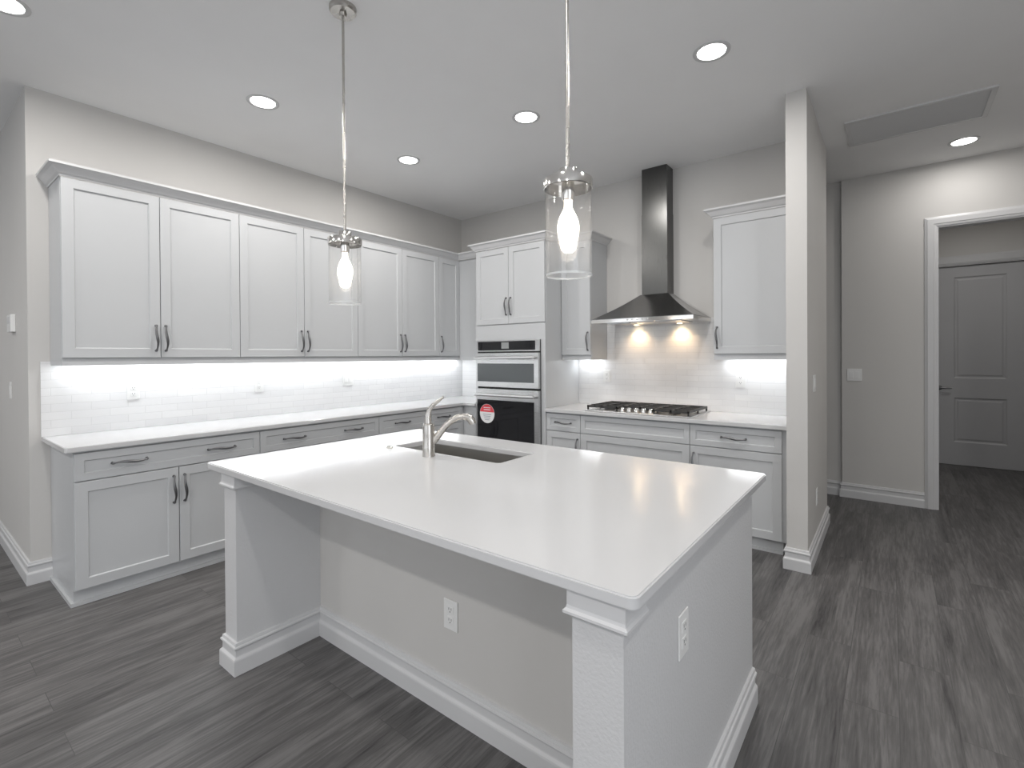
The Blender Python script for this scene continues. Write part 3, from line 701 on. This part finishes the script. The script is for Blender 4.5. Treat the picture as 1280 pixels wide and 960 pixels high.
# ---------------------------------------------------------------- under-cabinet lights
def led(label, x0, x1, y0, y1, z=1.3905):
    t = thing('under_cabinet_light', label, 'under-cabinet light', ((x0+x1)/2, (y0+y1)/2, z-.012), 'under-cabinet light strips')
    bm = NB(); box(bm, x0, x1, y0, y1, z-.006, z+.002); obj('housing', bm, 'plate', t)
    bm = NB(); box(bm, x0+.004, x1-.004, y0+.004, y1-.004, z-.009, z-.0055); obj('diffuser', bm, 'led', t)
    ld = bpy.data.lights.new('strip_light', 'AREA'); ld.shape = 'RECTANGLE'; ld.size = x1-x0-.008; ld.size_y = y1-y0-.008; ld.color = C_LED
    ld.energy = E_LED*max(x1-x0, y1-y0)
    lo = bpy.data.objects.new('strip_light', ld); COL.objects.link(lo); lo.parent = t; lo.location = (0, 0, .001)
for a, b, l in ((UY[0]+.05, UY[2]-.02, 'glowing light strip under the nearest left wall cabinet'), (UY[2]+.02, UY[4]-.02, 'glowing light strip under the second left wall cabinet from the near end'), (UY[4]+.02, UY[6]-.02, 'glowing light strip under the third left wall cabinet from the near end'), (UY[6]+.02, -.12, 'glowing light strip under the corner cabinet beside the oven tower')):
    led(l, .060, .085, a, b)
led('glowing light strip under the narrow cabinet left of the hood', 1.73, 1.96, -.085, -.060)
led('glowing light strip under the cabinet right of the hood', 3.16, 3.67, -.085, -.060)

# ---------------------------------------------------------------- pendants
def pendant(x, y, label):
    t = thing('pendant_light', label, 'pendant light', (x, y, 1.672), 'clear glass pendants over the island')
    bm = NB(); lathe(bm, [(.064, H-.0005), (.064, H-.018), (.058, H-.026), (.018, H-.028), (.016, H-.045), (0, H-.046)], (x, y, 0), 'z', 32); obj('ceiling_canopy', bm, 'nickel', t, smooth=True)
    bm = NB(); tube(bm, [(x, y, H-.04), (x, y, 2.6), (x, y, 2.01)], .0062, 12); obj('rod', bm, 'nickel', t, smooth=True)
    bm = NB(); lathe(bm, [(0, 2.022), (.030, 2.022), (.031, 2.020), (.031, 1.990), (.079, 1.988), (.0805, 1.985), (.0805, 1.958), (.079, 1.956), (.077, 1.956), (.077, 1.976), (.0, 1.976)], (x, y, 0), 'z', 36); obj('shade_cap', bm, 'polished', t, smooth=True)
    for a in (20, 140, 260):
        pass
    bm = NB(); lathe(bm, [(0, 1.978), (.021, 1.978), (.021, 1.925), (.018, 1.918), (0, 1.918)], (x, y, 0), 'z', 24); obj('socket', bm, 'polished', t, smooth=True)
    bm = NB(); lathe(bm, [(.0765, 1.974), (.0765, 1.672), (.0735, 1.672), (.0735, 1.974)], (x, y, 0), 'z', 48, caps=False); gs = obj('glass_shade', bm, 'glass', t, smooth=True)
    bm = NB(); lathe(bm, [(.0772, 1.676), (.0776, 1.672), (.0765, 1.6695), (.0740, 1.6695), (.0728, 1.672), (.0732, 1.676)], (x, y, 0), 'z', 48, caps=False); obj('rim', bm, 'rimglass', gs, smooth=True)
    bm = NB(); lathe(bm, [(0, 1.920), (.013, 1.919), (.0135, 1.895), (.019, 1.884), (.027, 1.868), (.034, 1.848), (.0365, 1.828), (.034, 1.806), (.029, 1.786), (.027, 1.772), (.023, 1.758), (.014, 1.749), (0, 1.746)], (x, y, 0), 'z', 28); obj('bulb', bm, 'bulb', t, smooth=True)
    ld = bpy.data.lights.new('bulb_light', 'POINT'); ld.energy = E_BULB; ld.color = C_BULB; ld.shadow_soft_size = .033
    lo = bpy.data.objects.new('bulb_light', ld); COL.objects.link(lo); lo.parent = t; lo.location = (0, 0, 1.825-1.672)
pendant(2.142, -3.06, 'clear glass pendant light above the left half of the island')
pendant(3.413, -3.06, 'clear glass pendant light above the right half of the island')

# ---------------------------------------------------------------- ceiling fittings
def can(x, y, label, energy, group='recessed ceiling downlights'):
    t = thing('ceiling_downlight', label, 'ceiling light', (x, y, H-.006), group)
    bm = NB(); lathe(bm, [(.100, 0), (.099, -.003), (.090, -.0055), (.078, -.004), (.075, -.001)], (x, y, H), 'z', 40, caps=False); obj('trim_ring', bm, 'trim', t, smooth=True)
    bm = NB(); lathe(bm, [(.0765, 0), (0, 0)], (x, y, H-.0015), 'z', 40, caps=False); obj('lens', bm, 'lens', t)
    ld = bpy.data.lights.new('downlight', 'AREA'); ld.shape = 'DISK'; ld.size = .15; ld.energy = energy; ld.color = C_CAN
    try: ld.spread = R(178)
    except Exception: pass
    lo = bpy.data.objects.new('downlight', ld); COL.objects.link(lo); lo.parent = t; lo.location = (0, 0, -.004)
for x, y, l in ((.946, -2.885, 'round lit downlight in the ceiling nearest the left wall cabinets'), (.950, -1.645, 'lit downlight in the ceiling nearest the far kitchen corner'),
             (2.196, -1.621, 'lit downlight in the ceiling just left of the right pendant rod'), (3.457, -1.577, 'large lit downlight in the ceiling right of the right pendant rod'),
             (.904, -4.089, 'lit downlight cut off by the top left corner of the photo')):
    can(x, y, l, E_CAN)
can(4.717, .902, 'lit downlight in the hallway ceiling above the doorway', 3.2)
for x, y in ((3.46, -4.09), (4.75, -2.6), (5.9, -.6)): can(x, y, 'lit downlight in the kitchen ceiling behind and above the viewpoint', E_CAN)  # unseen cans: middle one read off shadows, the others added for light
for x, y in ((.9, -5.9), (2.9, -5.9), (4.9, -5.9), (1.9, -7.9), (4.2, -7.9), (-1.6, -5.9)): can(x, y, 'lit downlight in the ceiling of the open room behind the viewpoint', E_FILL_CAN, 'recessed ceiling downlights of the open room')  # unseen cans: near row guided by shadows, the rest added as fill

can(5.1, 2.7, 'lit downlight in the ceiling of the back hall beyond the doorway', 4.0)  # unseen can added to brighten the back hall and its door

vt = thing('ceiling_vent', 'rectangular return air vent in the hallway ceiling', 'vent', (4.39, .16, H-.012))
VX0, VX1, VY0, VY1 = 4.014, 4.768, -.06, .39
bm = NB()
for q in ((VX0-.03, VX0, VY0-.03, VY1+.03), (VX1, VX1+.03, VY0-.03, VY1+.03), (VX0, VX1, VY0-.03, VY0), (VX0, VX1, VY1, VY1+.03)): box(bm, q[0], q[1], q[2], q[3], H-.012, H)
obj('frame', bm, 'trim', vt)
bm = NB(); n = 34
for k in range(n):
    y = VY0+(VY1-VY0)*(k+.5)/n
    a = [bm.verts.new(p) for p in ((VX0, y-.006, H-.003), (VX1, y-.006, H-.003), (VX1, y+.005, H-.010), (VX0, y+.005, H-.010))]
    b = [bm.verts.new(v.co+Vector((0, .0012, .0012))) for v in a]
    bm.faces.new(a); bm.faces.new(b)
    for i in range(4): bm.faces.new((a[i], a[(i+1) % 4], b[(i+1) % 4], b[i]))
obj('grille', bm, 'grille', vt)
